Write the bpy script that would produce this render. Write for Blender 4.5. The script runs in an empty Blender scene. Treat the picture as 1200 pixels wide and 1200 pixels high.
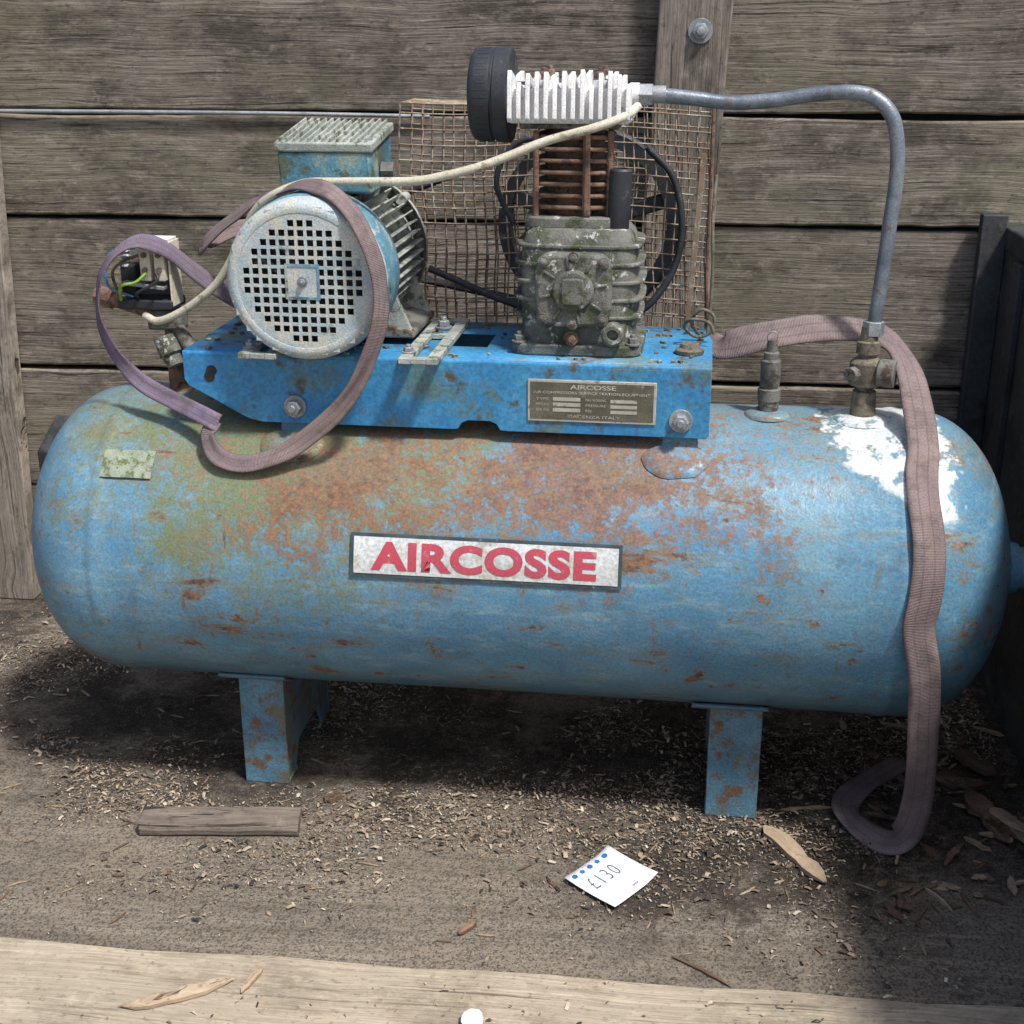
import bpy, bmesh, math, random
from mathutils import Vector, Matrix, noise as mnoise
random.seed(7)
R=math.radians
scene=bpy.context.scene
COL=scene.collection

# ---------------- node helpers ----------------
class NT:
    def __init__(s,name):
        s.mat=bpy.data.materials.new(name); s.mat.use_nodes=True
        s.t=s.mat.node_tree; s.t.nodes.clear()
        s.out=s.t.nodes.new('ShaderNodeOutputMaterial')
        s.b=s.t.nodes.new('ShaderNodeBsdfPrincipled')
        s.t.links.new(s.b.outputs[0],s.out.inputs[0])
        s.tc=s.t.nodes.new('ShaderNodeTexCoord')
        s.obj=s.tc.outputs['Object']; s.uv=s.tc.outputs['UV']
    def put(s,sock,v):
        if isinstance(v,bpy.types.NodeSocket): s.t.links.new(v,sock)
        elif isinstance(v,(tuple,list)) and len(v)==3 and sock.type=='RGBA': sock.default_value=(*v,1)
        else: sock.default_value=v
    def mapping(s,vec,scale=(1,1,1),loc=(0,0,0),rot=(0,0,0)):
        n=s.t.nodes.new('ShaderNodeMapping'); s.put(n.inputs[0],vec)
        n.inputs[1].default_value=loc; n.inputs[2].default_value=rot; n.inputs[3].default_value=scale
        return n.outputs[0]
    def noise(s,vec,scale=5,detail=4,rough=.6,dist=0):
        n=s.t.nodes.new('ShaderNodeTexNoise'); s.put(n.inputs['Vector'],vec)
        n.inputs['Scale'].default_value=scale; n.inputs['Detail'].default_value=detail
        n.inputs['Roughness'].default_value=rough; n.inputs['Distortion'].default_value=dist
        return n.outputs['Fac']
    def voro(s,vec,scale=5,rnd=1):
        n=s.t.nodes.new('ShaderNodeTexVoronoi'); s.put(n.inputs['Vector'],vec)
        n.inputs['Scale'].default_value=scale; n.inputs['Randomness'].default_value=rnd
        return n.outputs['Distance'],n.outputs['Color']
    def mr(s,v,a,b,c=0,d=1,smooth=False):
        n=s.t.nodes.new('ShaderNodeMapRange'); s.put(n.inputs[0],v)
        if smooth: n.interpolation_type='SMOOTHSTEP'
        for i,x in enumerate((a,b,c,d)): n.inputs[i+1].default_value=x
        return n.outputs[0]
    def m(s,op,a,b=0.0,c=None):
        n=s.t.nodes.new('ShaderNodeMath'); n.operation=op
        s.put(n.inputs[0],a); s.put(n.inputs[1],b)
        if c is not None: s.put(n.inputs[2],c)
        return n.outputs[0]
    def mix(s,f,a,b,mode='MIX'):
        n=s.t.nodes.new('ShaderNodeMix'); n.data_type='RGBA'; n.blend_type=mode
        s.put(n.inputs[0],f); s.put(n.inputs[6],a); s.put(n.inputs[7],b)
        return n.outputs[2]
    def xyz(s,vec):
        n=s.t.nodes.new('ShaderNodeSeparateXYZ'); s.put(n.inputs[0],vec); return n.outputs
    def comb(s,x,y,z):
        n=s.t.nodes.new('ShaderNodeCombineXYZ'); s.put(n.inputs[0],x); s.put(n.inputs[1],y); s.put(n.inputs[2],z); return n.outputs[0]
    def bump(s,h,strength=.3,dist=.002):
        n=s.t.nodes.new('ShaderNodeBump'); n.inputs['Strength'].default_value=strength
        n.inputs['Distance'].default_value=dist; s.put(n.inputs['Height'],h)
        s.t.links.new(n.outputs[0],s.b.inputs['Normal'])
    def fin(s,col,rough=.6,metal=0.0,spec=None):
        s.put(s.b.inputs['Base Color'],col); s.put(s.b.inputs['Roughness'],rough); s.put(s.b.inputs['Metallic'],metal)
        if spec is not None: s.put(s.b.inputs['Specular IOR Level'],spec)
        return s.mat

def weathered(name,base,alt,dirt,thr=.55,scale=8,metal=0.0,rough=.6,bump=.35,w=.08,dirt2=None,thr2=.62):
    n=NT(name); o=n.obj
    a=n.noise(o,scale,2); col=n.mix(n.mr(a,.38,.62),base,alt)
    if dirt2:
        d=n.noise(n.mapping(o,loc=(3,5,1)),scale*1.4,5,.7); col=n.mix(n.mr(d,thr2,thr2+.1),col,dirt2)
    b=n.noise(n.mapping(o,loc=(7,1,4)),scale*2.3,6,.72); m=n.mr(b,thr,thr+w); col=n.mix(m,col,dirt)
    c=n.noise(o,scale*22,2,.6); col=n.mix(1.0,col,n.mr(c,.3,.7,.7,1.15),'MULTIPLY')
    if bump: n.bump(n.m('ADD',b,n.m('MULTIPLY',c,.5)),bump,.003)
    return n.fin(col,n.mr(b,.4,.7,rough,min(1,rough+.3)),metal if metal==0 else n.mr(m,0,1,metal,0.0))
def flat(name,c,rough=.6,k=.25,scale=60):
    n=NT(name); f=n.noise(n.obj,scale,2,.6)
    return n.fin(n.mix(1.0,c,n.mr(f,.3,.7,1-k,1+k*.6),'MULTIPLY'),rough)

# ---------------- materials ----------------
M={}
def tank_mat():
    n=NT('tank_paint'); o=n.obj; X=n.xyz(o)
    big=n.noise(o,3.5,3,.6); mid=n.noise(n.mapping(o,loc=(2,3,4)),13,6,.72); fine=n.noise(o,75,4,.75); vf=n.noise(o,260,2,.6)
    col=n.mix(n.mr(big,.35,.65),(.075,.21,.335),(.135,.295,.415))
    st=n.noise(n.mapping(o,scale=(2.2,1,9)),6,6,.72,.4)
    col=n.mix(n.mr(st,.50,.70,0,.75),col,(.23,.355,.41))
    col=n.mix(n.mr(mid,.53,.70,0,.6),col,(.055,.12,.175))
    def zone(cx,cz,rx,rz):
        dx=n.m('DIVIDE',n.m('SUBTRACT',X[0],cx),rx); dz=n.m('DIVIDE',n.m('SUBTRACT',X[2],cz),rz)
        q=n.m('SQRT',n.m('ADD',n.m('MULTIPLY',dx,dx),n.m('MULTIPLY',dz,dz)))
        return n.m('SUBTRACT',1.0,q)
    lob=n.noise(n.mapping(o,loc=(1,9,2)),5.5,6,.74)
    film=n.m('ADD',n.mr(X[2],.38,.66,-.14,.13),n.m('ADD',n.m('MULTIPLY',lob,.7),n.m('MULTIPLY',fine,.45)))
    col=n.mix(n.mr(film,.56,.86,0,.7),col,(.18,.20,.16))
    zg=n.m('MAXIMUM',zone(-.32,.58,.44,.20),-.7)
    g=n.m('ADD',n.m('MULTIPLY',zg,.34),n.m('ADD',n.m('MULTIPLY',lob,.95),n.m('MULTIPLY',fine,.45)))
    col=n.mix(n.mr(g,.70,.90,0,.85),col,(.155,.17,.06))
    zr=n.m('MAXIMUM',zone(.13,.60,.42,.18),-.8)
    zr2=n.m('MAXIMUM',zone(-.18,.575,.50,.19),-.8)
    zz=n.m('MAXIMUM',zr,n.m('SUBTRACT',zr2,.14))
    r=n.m('ADD',n.m('MULTIPLY',zz,.34),n.m('ADD',n.m('MULTIPLY',mid,.80),n.m('MULTIPLY',fine,.72)))
    rust_c=n.mix(n.mr(fine,.38,.62),(.115,.05,.031),(.25,.135,.078))
    rm=n.mr(r,.855,1.0,0,.9)
    col=n.mix(rm,col,rust_c)
    e=n.noise(n.mapping(o,scale=(3,8,8),loc=(5,2,2)),2.3,7,.70,.3)
    e2=n.noise(n.mapping(o,scale=(1,1,1.5),loc=(5,7,2)),17,4,.66,.2)
    e3=n.noise(n.mapping(o,scale=(5,2,1.2),loc=(9,7,2)),9,4,.6,.1)
    sc=n.m('MAXIMUM',n.m('MAXIMUM',n.mr(e,.60,.66),n.mr(e2,.645,.69)),n.mr(e3,.66,.71,0,.7))
    rc2=n.mix(n.mr(fine,.4,.6),(.085,.038,.024),(.25,.12,.055))
    halo=n.m('MAXIMUM',n.m('MAXIMUM',n.mr(e,.52,.63),n.mr(e2,.58,.67)),n.mr(e3,.58,.70,0,.7))
    col=n.mix(n.m('MULTIPLY',halo,.6),col,(.19,.18,.125))
    col=n.mix(n.m('MULTIPLY',sc,.9),col,rc2)
    # faded, peeling patch on the right shoulder, its white painted in as sunlight
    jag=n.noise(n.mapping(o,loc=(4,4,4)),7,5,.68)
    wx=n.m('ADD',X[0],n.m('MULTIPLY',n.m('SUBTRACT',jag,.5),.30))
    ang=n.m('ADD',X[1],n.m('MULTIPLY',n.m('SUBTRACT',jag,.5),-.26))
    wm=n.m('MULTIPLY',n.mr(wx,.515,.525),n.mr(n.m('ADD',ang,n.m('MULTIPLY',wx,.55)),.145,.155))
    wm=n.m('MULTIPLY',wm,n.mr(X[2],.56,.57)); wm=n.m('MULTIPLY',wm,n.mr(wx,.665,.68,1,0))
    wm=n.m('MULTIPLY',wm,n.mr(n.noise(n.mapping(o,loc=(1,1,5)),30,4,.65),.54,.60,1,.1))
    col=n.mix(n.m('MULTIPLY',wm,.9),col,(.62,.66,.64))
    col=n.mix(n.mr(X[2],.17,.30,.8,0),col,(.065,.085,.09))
    col=n.mix(1.0,col,n.mr(vf,.25,.75,.70,1.22),'MULTIPLY')
    rustm=n.m('MAXIMUM',sc,rm)
    n.bump(n.m('ADD',n.m('MULTIPLY',fine,.6),n.m('MULTIPLY',mid,1.2)),.45,.003)
    return n.fin(col,n.mr(rustm,0,1,.36,.9),0.0)
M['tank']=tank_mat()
M['deck']=weathered('deck_blue_paint',(.028,.20,.43),(.05,.26,.47),(.09,.075,.055),.56,7,0,.40,.25,.08,(.085,.18,.20),.51)
M['teal']=weathered('teal_paint',(.04,.17,.25),(.11,.27,.33),(.09,.11,.075),.51,12,0,.55,.4,.07,(.28,.34,.29),.50)
M['cover']=weathered('fan_cover_paint',(.48,.52,.52),(.34,.43,.46),(.50,.50,.45),.49,16,0,.55,.4,.08,(.12,.18,.18),.59)
M['coverblue']=weathered('shroud_paint',(.07,.20,.30),(.14,.29,.36),(.36,.40,.38),.54,14,0,.5,.4,.07,(.09,.10,.06),.56)
M['alu']=weathered('bright_aluminium',(.84,.84,.84),(.72,.72,.71),(.34,.30,.26),.64,22,.1,.5,.35)
M['fin']=weathered('oxidised_aluminium',(.46,.48,.44),(.29,.32,.29),(.12,.13,.085),.52,18,.1,.6,.5)
M['case']=weathered('dirty_cast_aluminium',(.18,.18,.16),(.11,.115,.10),(.46,.46,.44),.58,20,.1,.65,.7,.05,(.06,.07,.035),.49)
M['cast']=weathered('cast_grey',(.20,.20,.18),(.13,.13,.12),(.075,.055,.038),.52,20,.2,.7,.6)
M['rust']=weathered('rusted_iron',(.155,.085,.055),(.23,.145,.10),(.07,.05,.04),.52,25,0,.9,.8)
M['wire']=weathered('rusty_wire',(.27,.205,.145),(.19,.125,.08),(.38,.34,.28),.50,20,0,.75,0)
M['black']=weathered('black_rubber',(.018,.02,.025),(.03,.033,.04),(.08,.085,.085),.58,15,0,.45,.25)
M['steel']=weathered('dull_steel',(.38,.40,.41),(.27,.29,.31),(.15,.10,.07),.60,26,.5,.42,.4)
M['pipe']=weathered('pipe_steel',(.13,.155,.19),(.24,.27,.31),(.12,.085,.06),.57,16,.45,.33,.25)
M['hose']=weathered('nylon_hose',(.58,.55,.45),(.50,.47,.37),(.25,.23,.15),.56,20,0,.45,.2)
M['brass']=weathered('old_brass',(.21,.19,.135),(.16,.145,.115),(.10,.075,.055),.5,24,.2,.65,.6)
M['cream']=weathered('cream_plastic',(.64,.60,.48),(.54,.50,.40),(.2,.15,.1),.6,30,0,.5,.2)
M['ygreen']=flat('green_wire',(.26,.44,.06))
M['dark']=flat('dark_void',(.014,.015,.017),.8)
M['stickw']=weathered('sticker_white',(.62,.64,.64),(.54,.57,.57),(.36,.37,.33),.56,9,0,.4,0,.12,(.45,.43,.36),.55)
M['stickb']=weathered('sticker_border',(.03,.05,.06),(.05,.08,.09),(.15,.2,.2),.6,30,0,.45,0)
M['red']=weathered('faded_red',(.48,.06,.09),(.42,.065,.10),(.48,.24,.24),.59,26,0,.45,0)
M['plate']=weathered('name_plate',(.10,.095,.07),(.15,.14,.10),(.30,.28,.2),.60,28,.2,.5,.2)
M['platel']=weathered('name_plate_light',(.50,.48,.41),(.42,.40,.34),(.22,.2,.15),.56,40,.1,.5,0)
M['moss']=weathered('mossy_label',(.22,.26,.19),(.30,.34,.26),(.11,.14,.06),.5,30,0,.7,.3)
M['paper']=weathered('card_paper',(.76,.77,.80),(.72,.74,.78),(.6,.6,.58),.70,20,0,.6,.05)
M['blueink']=flat('blue_ink',(.02,.13,.38))
M['ink']=flat('pen_ink',(.10,.12,.20))
M['panel']=weathered('dark_steel_panel',(.022,.026,.03),(.042,.046,.048),(.085,.07,.055),.57,6,0,.6,.4,.08,(.015,.015,.015),.52)
M['legp']=weathered('leg_paint',(.07,.18,.27),(.12,.25,.33),(.16,.095,.055),.52,11,0,.55,.5,.09,(.14,.145,.115),.50)

def strap_mat(name,c1,c2,edge):
    n=NT(name); U=n.xyz(n.uv)
    w=n.t.nodes.new('ShaderNodeTexWave'); n.put(w.inputs['Vector'],n.mapping(n.uv,scale=(420,0,0))); w.inputs['Scale'].default_value=.32
    w2=n.noise(n.mapping(n.uv,scale=(260,60,1)),1,1,.5)
    o=n.noise(n.obj,7,4,.65); col=n.mix(n.mr(o,.38,.62),c1,c2)
    st=n.m('ABSOLUTE',n.m('SUBTRACT',n.m('FRACT',n.m('MULTIPLY',U[1],3.0)),.5))
    col=n.mix(n.mr(st,.40,.46,0,.5),col,edge)
    g=n.noise(n.obj,40,5,.7); col=n.mix(n.mr(g,.48,.68,0,.7),col,(.12,.10,.085))
    big=n.noise(n.mapping(n.obj,loc=(3,3,3)),4,3,.6); col=n.mix(n.mr(big,.48,.68,0,.5),col,(.12,.09,.10))
    col=n.mix(1.0,col,n.mr(w2,.3,.7,.70,1.18),'MULTIPLY')
    n.bump(n.m('ADD',w.outputs['Fac'],w2),.6,.0012)
    return n.fin(col,.88,0.0,.2)
M['strap']=strap_mat('mauve_webbing',(.29,.225,.21),(.22,.17,.18),(.13,.085,.10))
M['strapp']=strap_mat('purple_webbing',(.19,.145,.235),(.27,.225,.28),(.10,.06,.13))

def wood_mat(name,c1,c2,c3,green=(.13,.14,.08),greenamt=.5,dark=(.035,.03,.026),axis='x',bump=.7,stain=.7,knots=True):
    n=NT(name); o=n.obj
    oi=n.t.nodes.new('ShaderNodeObjectInfo')
    rnd=n.m('MULTIPLY',oi.outputs['Random'],17.0)
    P=n.xyz(o)
    if axis=='x': a,b,c=P[0],P[2],P[1]
    elif axis=='z': a,b,c=P[2],P[0],P[1]
    else: a,b,c=P[0],P[1],P[2]
    v=n.comb(n.m('ADD',a,rnd),b,n.m('ADD',c,rnd))
    wob=n.noise(n.mapping(v,scale=(1.3,2,1)),2.0,2,.5)
    bb=n.m('ADD',b,n.m('MULTIPLY',wob,.035))
    if knots:
        kd,kc=n.voro(n.mapping(v,scale=(3.2,6.5,.8)),1.0)
        gate=n.mr(n.xyz(kc)[0],.62,.64)
        kn=n.m('MULTIPLY',n.mr(kd,.0,.28,1,0,True),gate)
        bb=n.m('ADD',bb,n.m('MULTIPLY',kn,.022))
    v2=n.comb(n.m('ADD',a,rnd),bb,n.m('ADD',c,rnd))
    g1=n.noise(n.mapping(v2,scale=(.7,11,2)),2.0,7,.78,.15)
    g2=n.noise(n.mapping(v2,scale=(3.2,150,10)),1.6,4,.8)
    g3=n.noise(n.mapping(v2,scale=(1.4,60,4),loc=(4,1,0)),2.2,4,.7,.1)
    col=n.mix(n.mr(g1,.36,.64),c1,c2)
    col=n.mix(n.mr(g2,.40,.62,0,.8),col,c3)
    big=n.noise(n.mapping(v,scale=(1.0,1.6,1)),1.8,5,.68)
    col=n.mix(n.mr(big,.46,.64,0,greenamt),col,green)
    st=n.noise(n.mapping(v,scale=(1.8,3.4,1),loc=(3,8,1)),2.2,7,.78)
    col=n.mix(n.mr(st,.48,.63,0,stain),col,dark)
    sp=n.noise(n.mapping(v,scale=(1,1.8,1)),60,3,.75); col=n.mix(n.mr(sp,.57,.70,0,.6),col,dark)
    sp2=n.noise(n.mapping(v,scale=(1,1.5,1),loc=(5,5,5)),22,4,.78); col=n.mix(n.mr(sp2,.55,.70,0,.55),col,c2)
    crack=n.m('MULTIPLY',n.mr(g3,.60,.64),n.mr(g1,.40,.54)); col=n.mix(n.m('MULTIPLY',crack,.9),col,dark)
    if knots:
        kk=n.m('MULTIPLY',n.mr(kd,.05,.12,1,0),gate); col=n.mix(n.m('MULTIPLY',kk,.85),col,dark)
    col=n.mix(1.0,col,n.mr(oi.outputs['Random'],0,1,.85,1.15),'MULTIPLY')
    n.bump(n.m('ADD',n.m('MULTIPLY',g2,1.3),n.m('MULTIPLY',crack,-2.0)),bump,.004)
    return n.fin(col,.9,0.0,.2)
M['wall']=wood_mat('weathered_planks',(.18,.15,.125),(.35,.305,.255),(.09,.076,.063),(.165,.165,.10),.45,(.036,.031,.027))
M['post']=wood_mat('weathered_post',(.24,.205,.165),(.40,.35,.295),(.13,.108,.09),(.20,.20,.135),.35,(.055,.046,.04),axis='z')
M['block']=wood_mat('old_block_wood',(.22,.175,.14),(.30,.25,.205),(.13,.10,.08),(.17,.15,.13),.3,stain=.3,knots=False)
M['ply']=wood_mat('pale_floor_board',(.36,.305,.225),(.47,.40,.305),(.24,.195,.145),(.28,.25,.19),.45,(.12,.095,.07),axis='y',bump=.35,stain=.55,knots=False)

def floor_mat():
    n=NT('dirty_floor'); o=n.obj; X=n.xyz(o)
    g1=n.noise(n.mapping(o,scale=(.8,9,1)),2.2,5,.72,.2)
    g2=n.noise(n.mapping(o,scale=(3,70,1)),2.0,4,.75)
    col=n.mix(n.mr(g1,.36,.64),(.175,.148,.118),(.285,.245,.195))
    col=n.mix(n.mr(g2,.42,.66,0,.65),col,(.115,.094,.074))
    big=n.noise(n.mapping(o,loc=(3,1,0)),2.4,7,.72,.3); fine=n.noise(o,38,5,.8)
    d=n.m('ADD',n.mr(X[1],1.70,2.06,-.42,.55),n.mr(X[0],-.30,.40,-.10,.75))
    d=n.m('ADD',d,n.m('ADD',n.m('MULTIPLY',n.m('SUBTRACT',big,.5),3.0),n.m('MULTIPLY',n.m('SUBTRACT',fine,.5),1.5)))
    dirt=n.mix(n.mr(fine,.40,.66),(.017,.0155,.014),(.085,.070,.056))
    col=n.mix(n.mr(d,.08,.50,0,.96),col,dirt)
    du=n.m('ADD',n.noise(n.mapping(o,loc=(8,8,0)),3.4,6,.7),n.m('MULTIPLY',fine,.40))
    col=n.mix(n.mr(du,.70,.84,0,.65),col,(.24,.20,.155))
    vd,vc=n.voro(n.mapping(o,scale=(1,1.6,1)),210)
    cs=n.xyz(vc); sp=n.m('MULTIPLY',n.mr(vd,.24,.34,1,0),n.mr(cs[0],.62,.63))
    col=n.mix(n.m('MULTIPLY',sp,n.mr(cs[1],0,1,.15,.85)),col,(.38,.31,.235))
    vd2,vc2=n.voro(o,320); cs2=n.xyz(vc2)
    col=n.mix(n.m('MULTIPLY',n.mr(cs2[1],.70,.71),.5),col,(.03,.026,.023))
    n.bump(n.m('ADD',n.m('MULTIPLY',fine,1.4),sp),1.0,.007)
    return n.fin(col,.95,0.0,.15)
M['floor']=floor_mat()
M['ground']=weathered('gravel_ground',(.22,.20,.17),(.28,.255,.22),(.16,.15,.11),.55,3,0,.95,0)
chipcols=[(.40,.32,.235),(.30,.23,.165),(.18,.138,.10),(.52,.45,.36),(.035,.03,.025),(.10,.075,.055)]
CH=[flat('wood_chip_%s'%'abcdef'[i],c,.88,.3,90) for i,c in enumerate(chipcols)]
M['splint']=wood_mat('splintered_wood',(.38,.29,.195),(.48,.385,.275),(.23,.165,.11),(.28,.21,.14),.3,(.12,.08,.055),stain=.4,knots=False)
M['bark']=wood_mat('bark_wood',(.18,.11,.072),(.28,.19,.13),(.085,.055,.04),(.14,.09,.06),.4,(.045,.033,.028),knots=False)

# ---------------- geometry helpers ----------------
def link(ob,parent=None):
    COL.objects.link(ob)
    if parent is not None: ob.parent=parent
    return ob
def from_bm(name,bm,mats,parent=None,smooth=40,bevel=0,seg=2):
    bmesh.ops.recalc_face_normals(bm,faces=bm.faces)
    me=bpy.data.meshes.new(name); bm.to_mesh(me); bm.free()
    if not isinstance(mats,(list,tuple)): mats=[mats]
    for m_ in mats: me.materials.append(m_)
    ob=bpy.data.objects.new(name,me)
    if smooth:
        for p in me.polygons: p.use_smooth=True
        me.set_sharp_from_angle(angle=R(smooth))
    if bevel:
        md=ob.modifiers.new('bev','BEVEL'); md.width=bevel; md.segments=seg; md.limit_method='ANGLE'; md.angle_limit=R(35)
    return link(ob,parent)
def add_box(bm,c,s,rot=None,mi=0,jit=0):
    vs=[]
    for dx in(-.5,.5):
        for dy in(-.5,.5):
            for dz in(-.5,.5):
                v=Vector((dx*s[0],dy*s[1],dz*s[2]))
                if jit: v+=Vector((random.uniform(-jit,jit),random.uniform(-jit,jit),random.uniform(-jit,jit)))
                if rot is not None: v=rot@v
                vs.append(bm.verts.new(v+Vector(c)))
    for f in((0,1,3,2),(4,6,7,5),(0,4,5,1),(2,3,7,6),(0,2,6,4),(1,5,7,3)):
        fc=bm.faces.new([vs[i] for i in f]); fc.material_index=mi
def box(name,c,s,mat,parent=None,bevel=.002,rot=None,jit=0):
    bm=bmesh.new(); add_box(bm,c,s,rot,0,jit); return from_bm(name,bm,mat,parent,40,bevel)
def add_lathe(bm,prof,origin,axis,seg=32,mi=0,phase=0):
    q=Vector(axis).normalized().to_track_quat('Z','Y').to_matrix(); o=Vector(origin)
    rings=[]
    for (t,r) in prof:
        if r<1e-6: rings.append([bm.verts.new(o+q@Vector((0,0,t)))])
        else: rings.append([bm.verts.new(o+q@Vector((r*math.cos(phase+2*math.pi*i/seg),r*math.sin(phase+2*math.pi*i/seg),t))) for i in range(seg)])
    for A,B in zip(rings,rings[1:]):
        for i in range(seg):
            j=(i+1)%seg
            if len(A)==1 and len(B)==1: continue
            if len(A)==1: f=bm.faces.new((A[0],B[i],B[j]))
            elif len(B)==1: f=bm.faces.new((A[i],A[j],B[0]))
            else: f=bm.faces.new((A[i],A[j],B[j],B[i]))
            f.material_index=mi
def lathe(name,prof,origin,axis,mat,parent=None,seg=32,smooth=35,bevel=0,phase=0):
    bm=bmesh.new(); add_lathe(bm,prof,origin,axis,seg,0,phase); return from_bm(name,bm,mat,parent,smooth,bevel)
def cyl(name,p0,p1,r,mat,parent=None,seg=24,bevel=0,phase=0):
    p0=Vector(p0);p1=Vector(p1);L=(p1-p0).length
    return lathe(name,[(0,0),(0,r),(L,r),(L,0)],p0,p1-p0,mat,parent,seg,35,bevel,phase)
def catmull(pts,n=10):
    pts=[Vector(p) for p in pts]; P=[pts[0]*2-pts[1]]+pts+[pts[-1]*2-pts[-2]]; out=[]
    for i in range(1,len(P)-2):
        for k in range(n):
            t=k/n; a,b,c,d=P[i-1],P[i],P[i+1],P[i+2]
            out.append(.5*((2*b)+(c-a)*t+(2*a-5*b+4*c-d)*t*t+(3*b-a-3*c+d)*t**3))
    out.append(pts[-1]); return out
def add_tube(bm,pts,r,seg=10,mi=0,caps=True):
    pts=[Vector(p) for p in pts]; up=Vector((0,0,1)); prev=None; rings=[]
    for i,p in enumerate(pts):
        t=(pts[min(i+1,len(pts)-1)]-pts[max(i-1,0)]).normalized()
        if prev is None:
            s=t.cross(up)
            if s.length<.1: s=t.cross(Vector((0,1,0)))
        else: s=prev-t*prev.dot(t)
        s.normalize(); prev=s; u=t.cross(s)
        rings.append([bm.verts.new(p+(s*math.cos(2*math.pi*k/seg)+u*math.sin(2*math.pi*k/seg))*r) for k in range(seg)])
    for A,B in zip(rings,rings[1:]):
        for i in range(seg):
            f=bm.faces.new((A[i],A[(i+1)%seg],B[(i+1)%seg],B[i])); f.material_index=mi
    if caps:
        for Q in (rings[0],rings[-1]):
            f=bm.faces.new(Q); f.material_index=mi
def tube(name,pts,r,mat,parent=None,seg=12,n=10,smooth=True):
    bm=bmesh.new(); add_tube(bm,catmull(pts,n) if smooth else pts,r,seg); return from_bm(name,bm,mat,parent,50)
def sup(name,c,hx,hy,h,mat,parent=None,axis='z',n=4,prof=None,seg=40,bevel=.002):
    prof=prof or [(0,1),(1,1)]
    bm=bmesh.new(); rings=[]
    for t,s in prof:
        ring=[]
        for i in range(seg):
            a=2*math.pi*i/seg; ca,sa=math.cos(a),math.sin(a)
            x=hx*s*math.copysign(abs(ca)**(2/n),ca); y=hy*s*math.copysign(abs(sa)**(2/n),sa); z=(t-.5)*h
            v={'z':(x,y,z),'y':(x,z,y),'x':(z,x,y)}[axis]
            ring.append(bm.verts.new(Vector(v)+Vector(c)))
        rings.append(ring)
    for A,B in zip(rings,rings[1:]):
        for i in range(seg): bm.faces.new((A[i],A[(i+1)%seg],B[(i+1)%seg],B[i]))
    bm.faces.new(rings[0]); bm.faces.new(rings[-1])
    return from_bm(name,bm,mat,parent,40,bevel)
def extr(name,poly,d0,d1,mat,parent=None,axis='y',bevel=.0015):
    bm=bmesh.new()
    def P(a,b,d): return {'y':(a,d,b),'x':(d,a,b),'z':(a,b,d)}[axis]
    A=[bm.verts.new(P(a,b,d0)) for a,b in poly]; B=[bm.verts.new(P(a,b,d1)) for a,b in poly]
    bm.faces.new(A); bm.faces.new(B[::-1])
    for i in range(len(poly)):
        j=(i+1)%len(poly); bm.faces.new((A[i],A[j],B[j],B[i]))
    return from_bm(name,bm,mat,parent,35,bevel)
def hexbolt(name,p,axis,r,h,mat,parent):
    bm=bmesh.new(); add_lathe(bm,[(0,0),(0,r*1.45),(h*.25,r*1.45),(h*.25,0)],p,axis,20)
    add_lathe(bm,[(h*.2,0),(h*.2,r),(h*.9,r),(h,r*.8),(h,0)],p,axis,6)
    add_lathe(bm,[(h*.9,0),(h*.9,r*.5),(h*1.35,r*.5),(h*1.4,r*.4),(h*1.4,0)],p,axis,12)
    return from_bm(name,bm,mat,parent,30,.0006)
def ribbon(name,pts,normals,width,mat,thick=.0025,n=12,matrix=None,parent=None,rough=.0):
    C=catmull(pts,n); N=catmull(normals,n)
    bm=bmesh.new(); uvl=bm.loops.layers.uv.new('UVMap'); rows=[]; L=0; Ls=[]
    K=6
    for i,p in enumerate(C):
        t=(C[min(i+1,len(C)-1)]-C[max(i-1,0)]).normalized(); nn=N[i].normalized()
        s=t.cross(nn).normalized(); n2=s.cross(t).normalized()
        if i: L+=(C[i]-C[i-1]).length
        Ls.append(L)
        row=[]
        for k in range(K+1):
            u=k/K-.5
            wv=mnoise.noise(Vector((L*14,u*2,3.1)))*rough
            sw=mnoise.noise(Vector((L*9,7,3.1)))*rough*.5
            row.append(bm.verts.new(p+s*(width*u+sw)+n2*wv))
        rows.append(row)
    for i in range(len(rows)-1):
        for k in range(K):
            f=bm.faces.new((rows[i][k],rows[i][k+1],rows[i+1][k+1],rows[i+1][k]))
            for l,(a,b) in zip(f.loops,((Ls[i],k/K),(Ls[i],(k+1)/K),(Ls[i+1],(k+1)/K),(Ls[i+1],k/K))): l[uvl].uv=(a,b)
    me=bpy.data.meshes.new(name); bm.to_mesh(me); bm.free(); me.materials.append(mat)
    for p in me.polygons: p.use_smooth=True
    ob=bpy.data.objects.new(name,me); md=ob.modifiers.new('sol','SOLIDIFY'); md.thickness=thick; md.offset=0
    link(ob,parent)
    if matrix is not None: ob.matrix_world=matrix
    return ob
def text_bm(body,bold=.0,spacing=1.0):
    cu=bpy.data.curves.new('t','FONT'); cu.body=body; cu.offset=bold; cu.space_character=spacing; cu.resolution_u=6
    ob=bpy.data.objects.new('t',cu); COL.objects.link(ob); bpy.context.view_layer.update()
    me=bpy.data.meshes.new_from_object(ob.evaluated_get(bpy.context.evaluated_depsgraph_get()))
    bm=bmesh.new(); bm.from_mesh(me)
    bpy.data.objects.remove(ob); bpy.data.curves.remove(cu); bpy.data.meshes.remove(me)
    xs=[v.co.x for v in bm.verts]; ys=[v.co.y for v in bm.verts]
    x0,x1,y0,y1=min(xs),max(xs),min(ys),max(ys)
    for v in bm.verts: v.co=Vector(((v.co.x-x0)/(x1-x0),(v.co.y-y0)/(y1-y0),0))
    return bm
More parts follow.
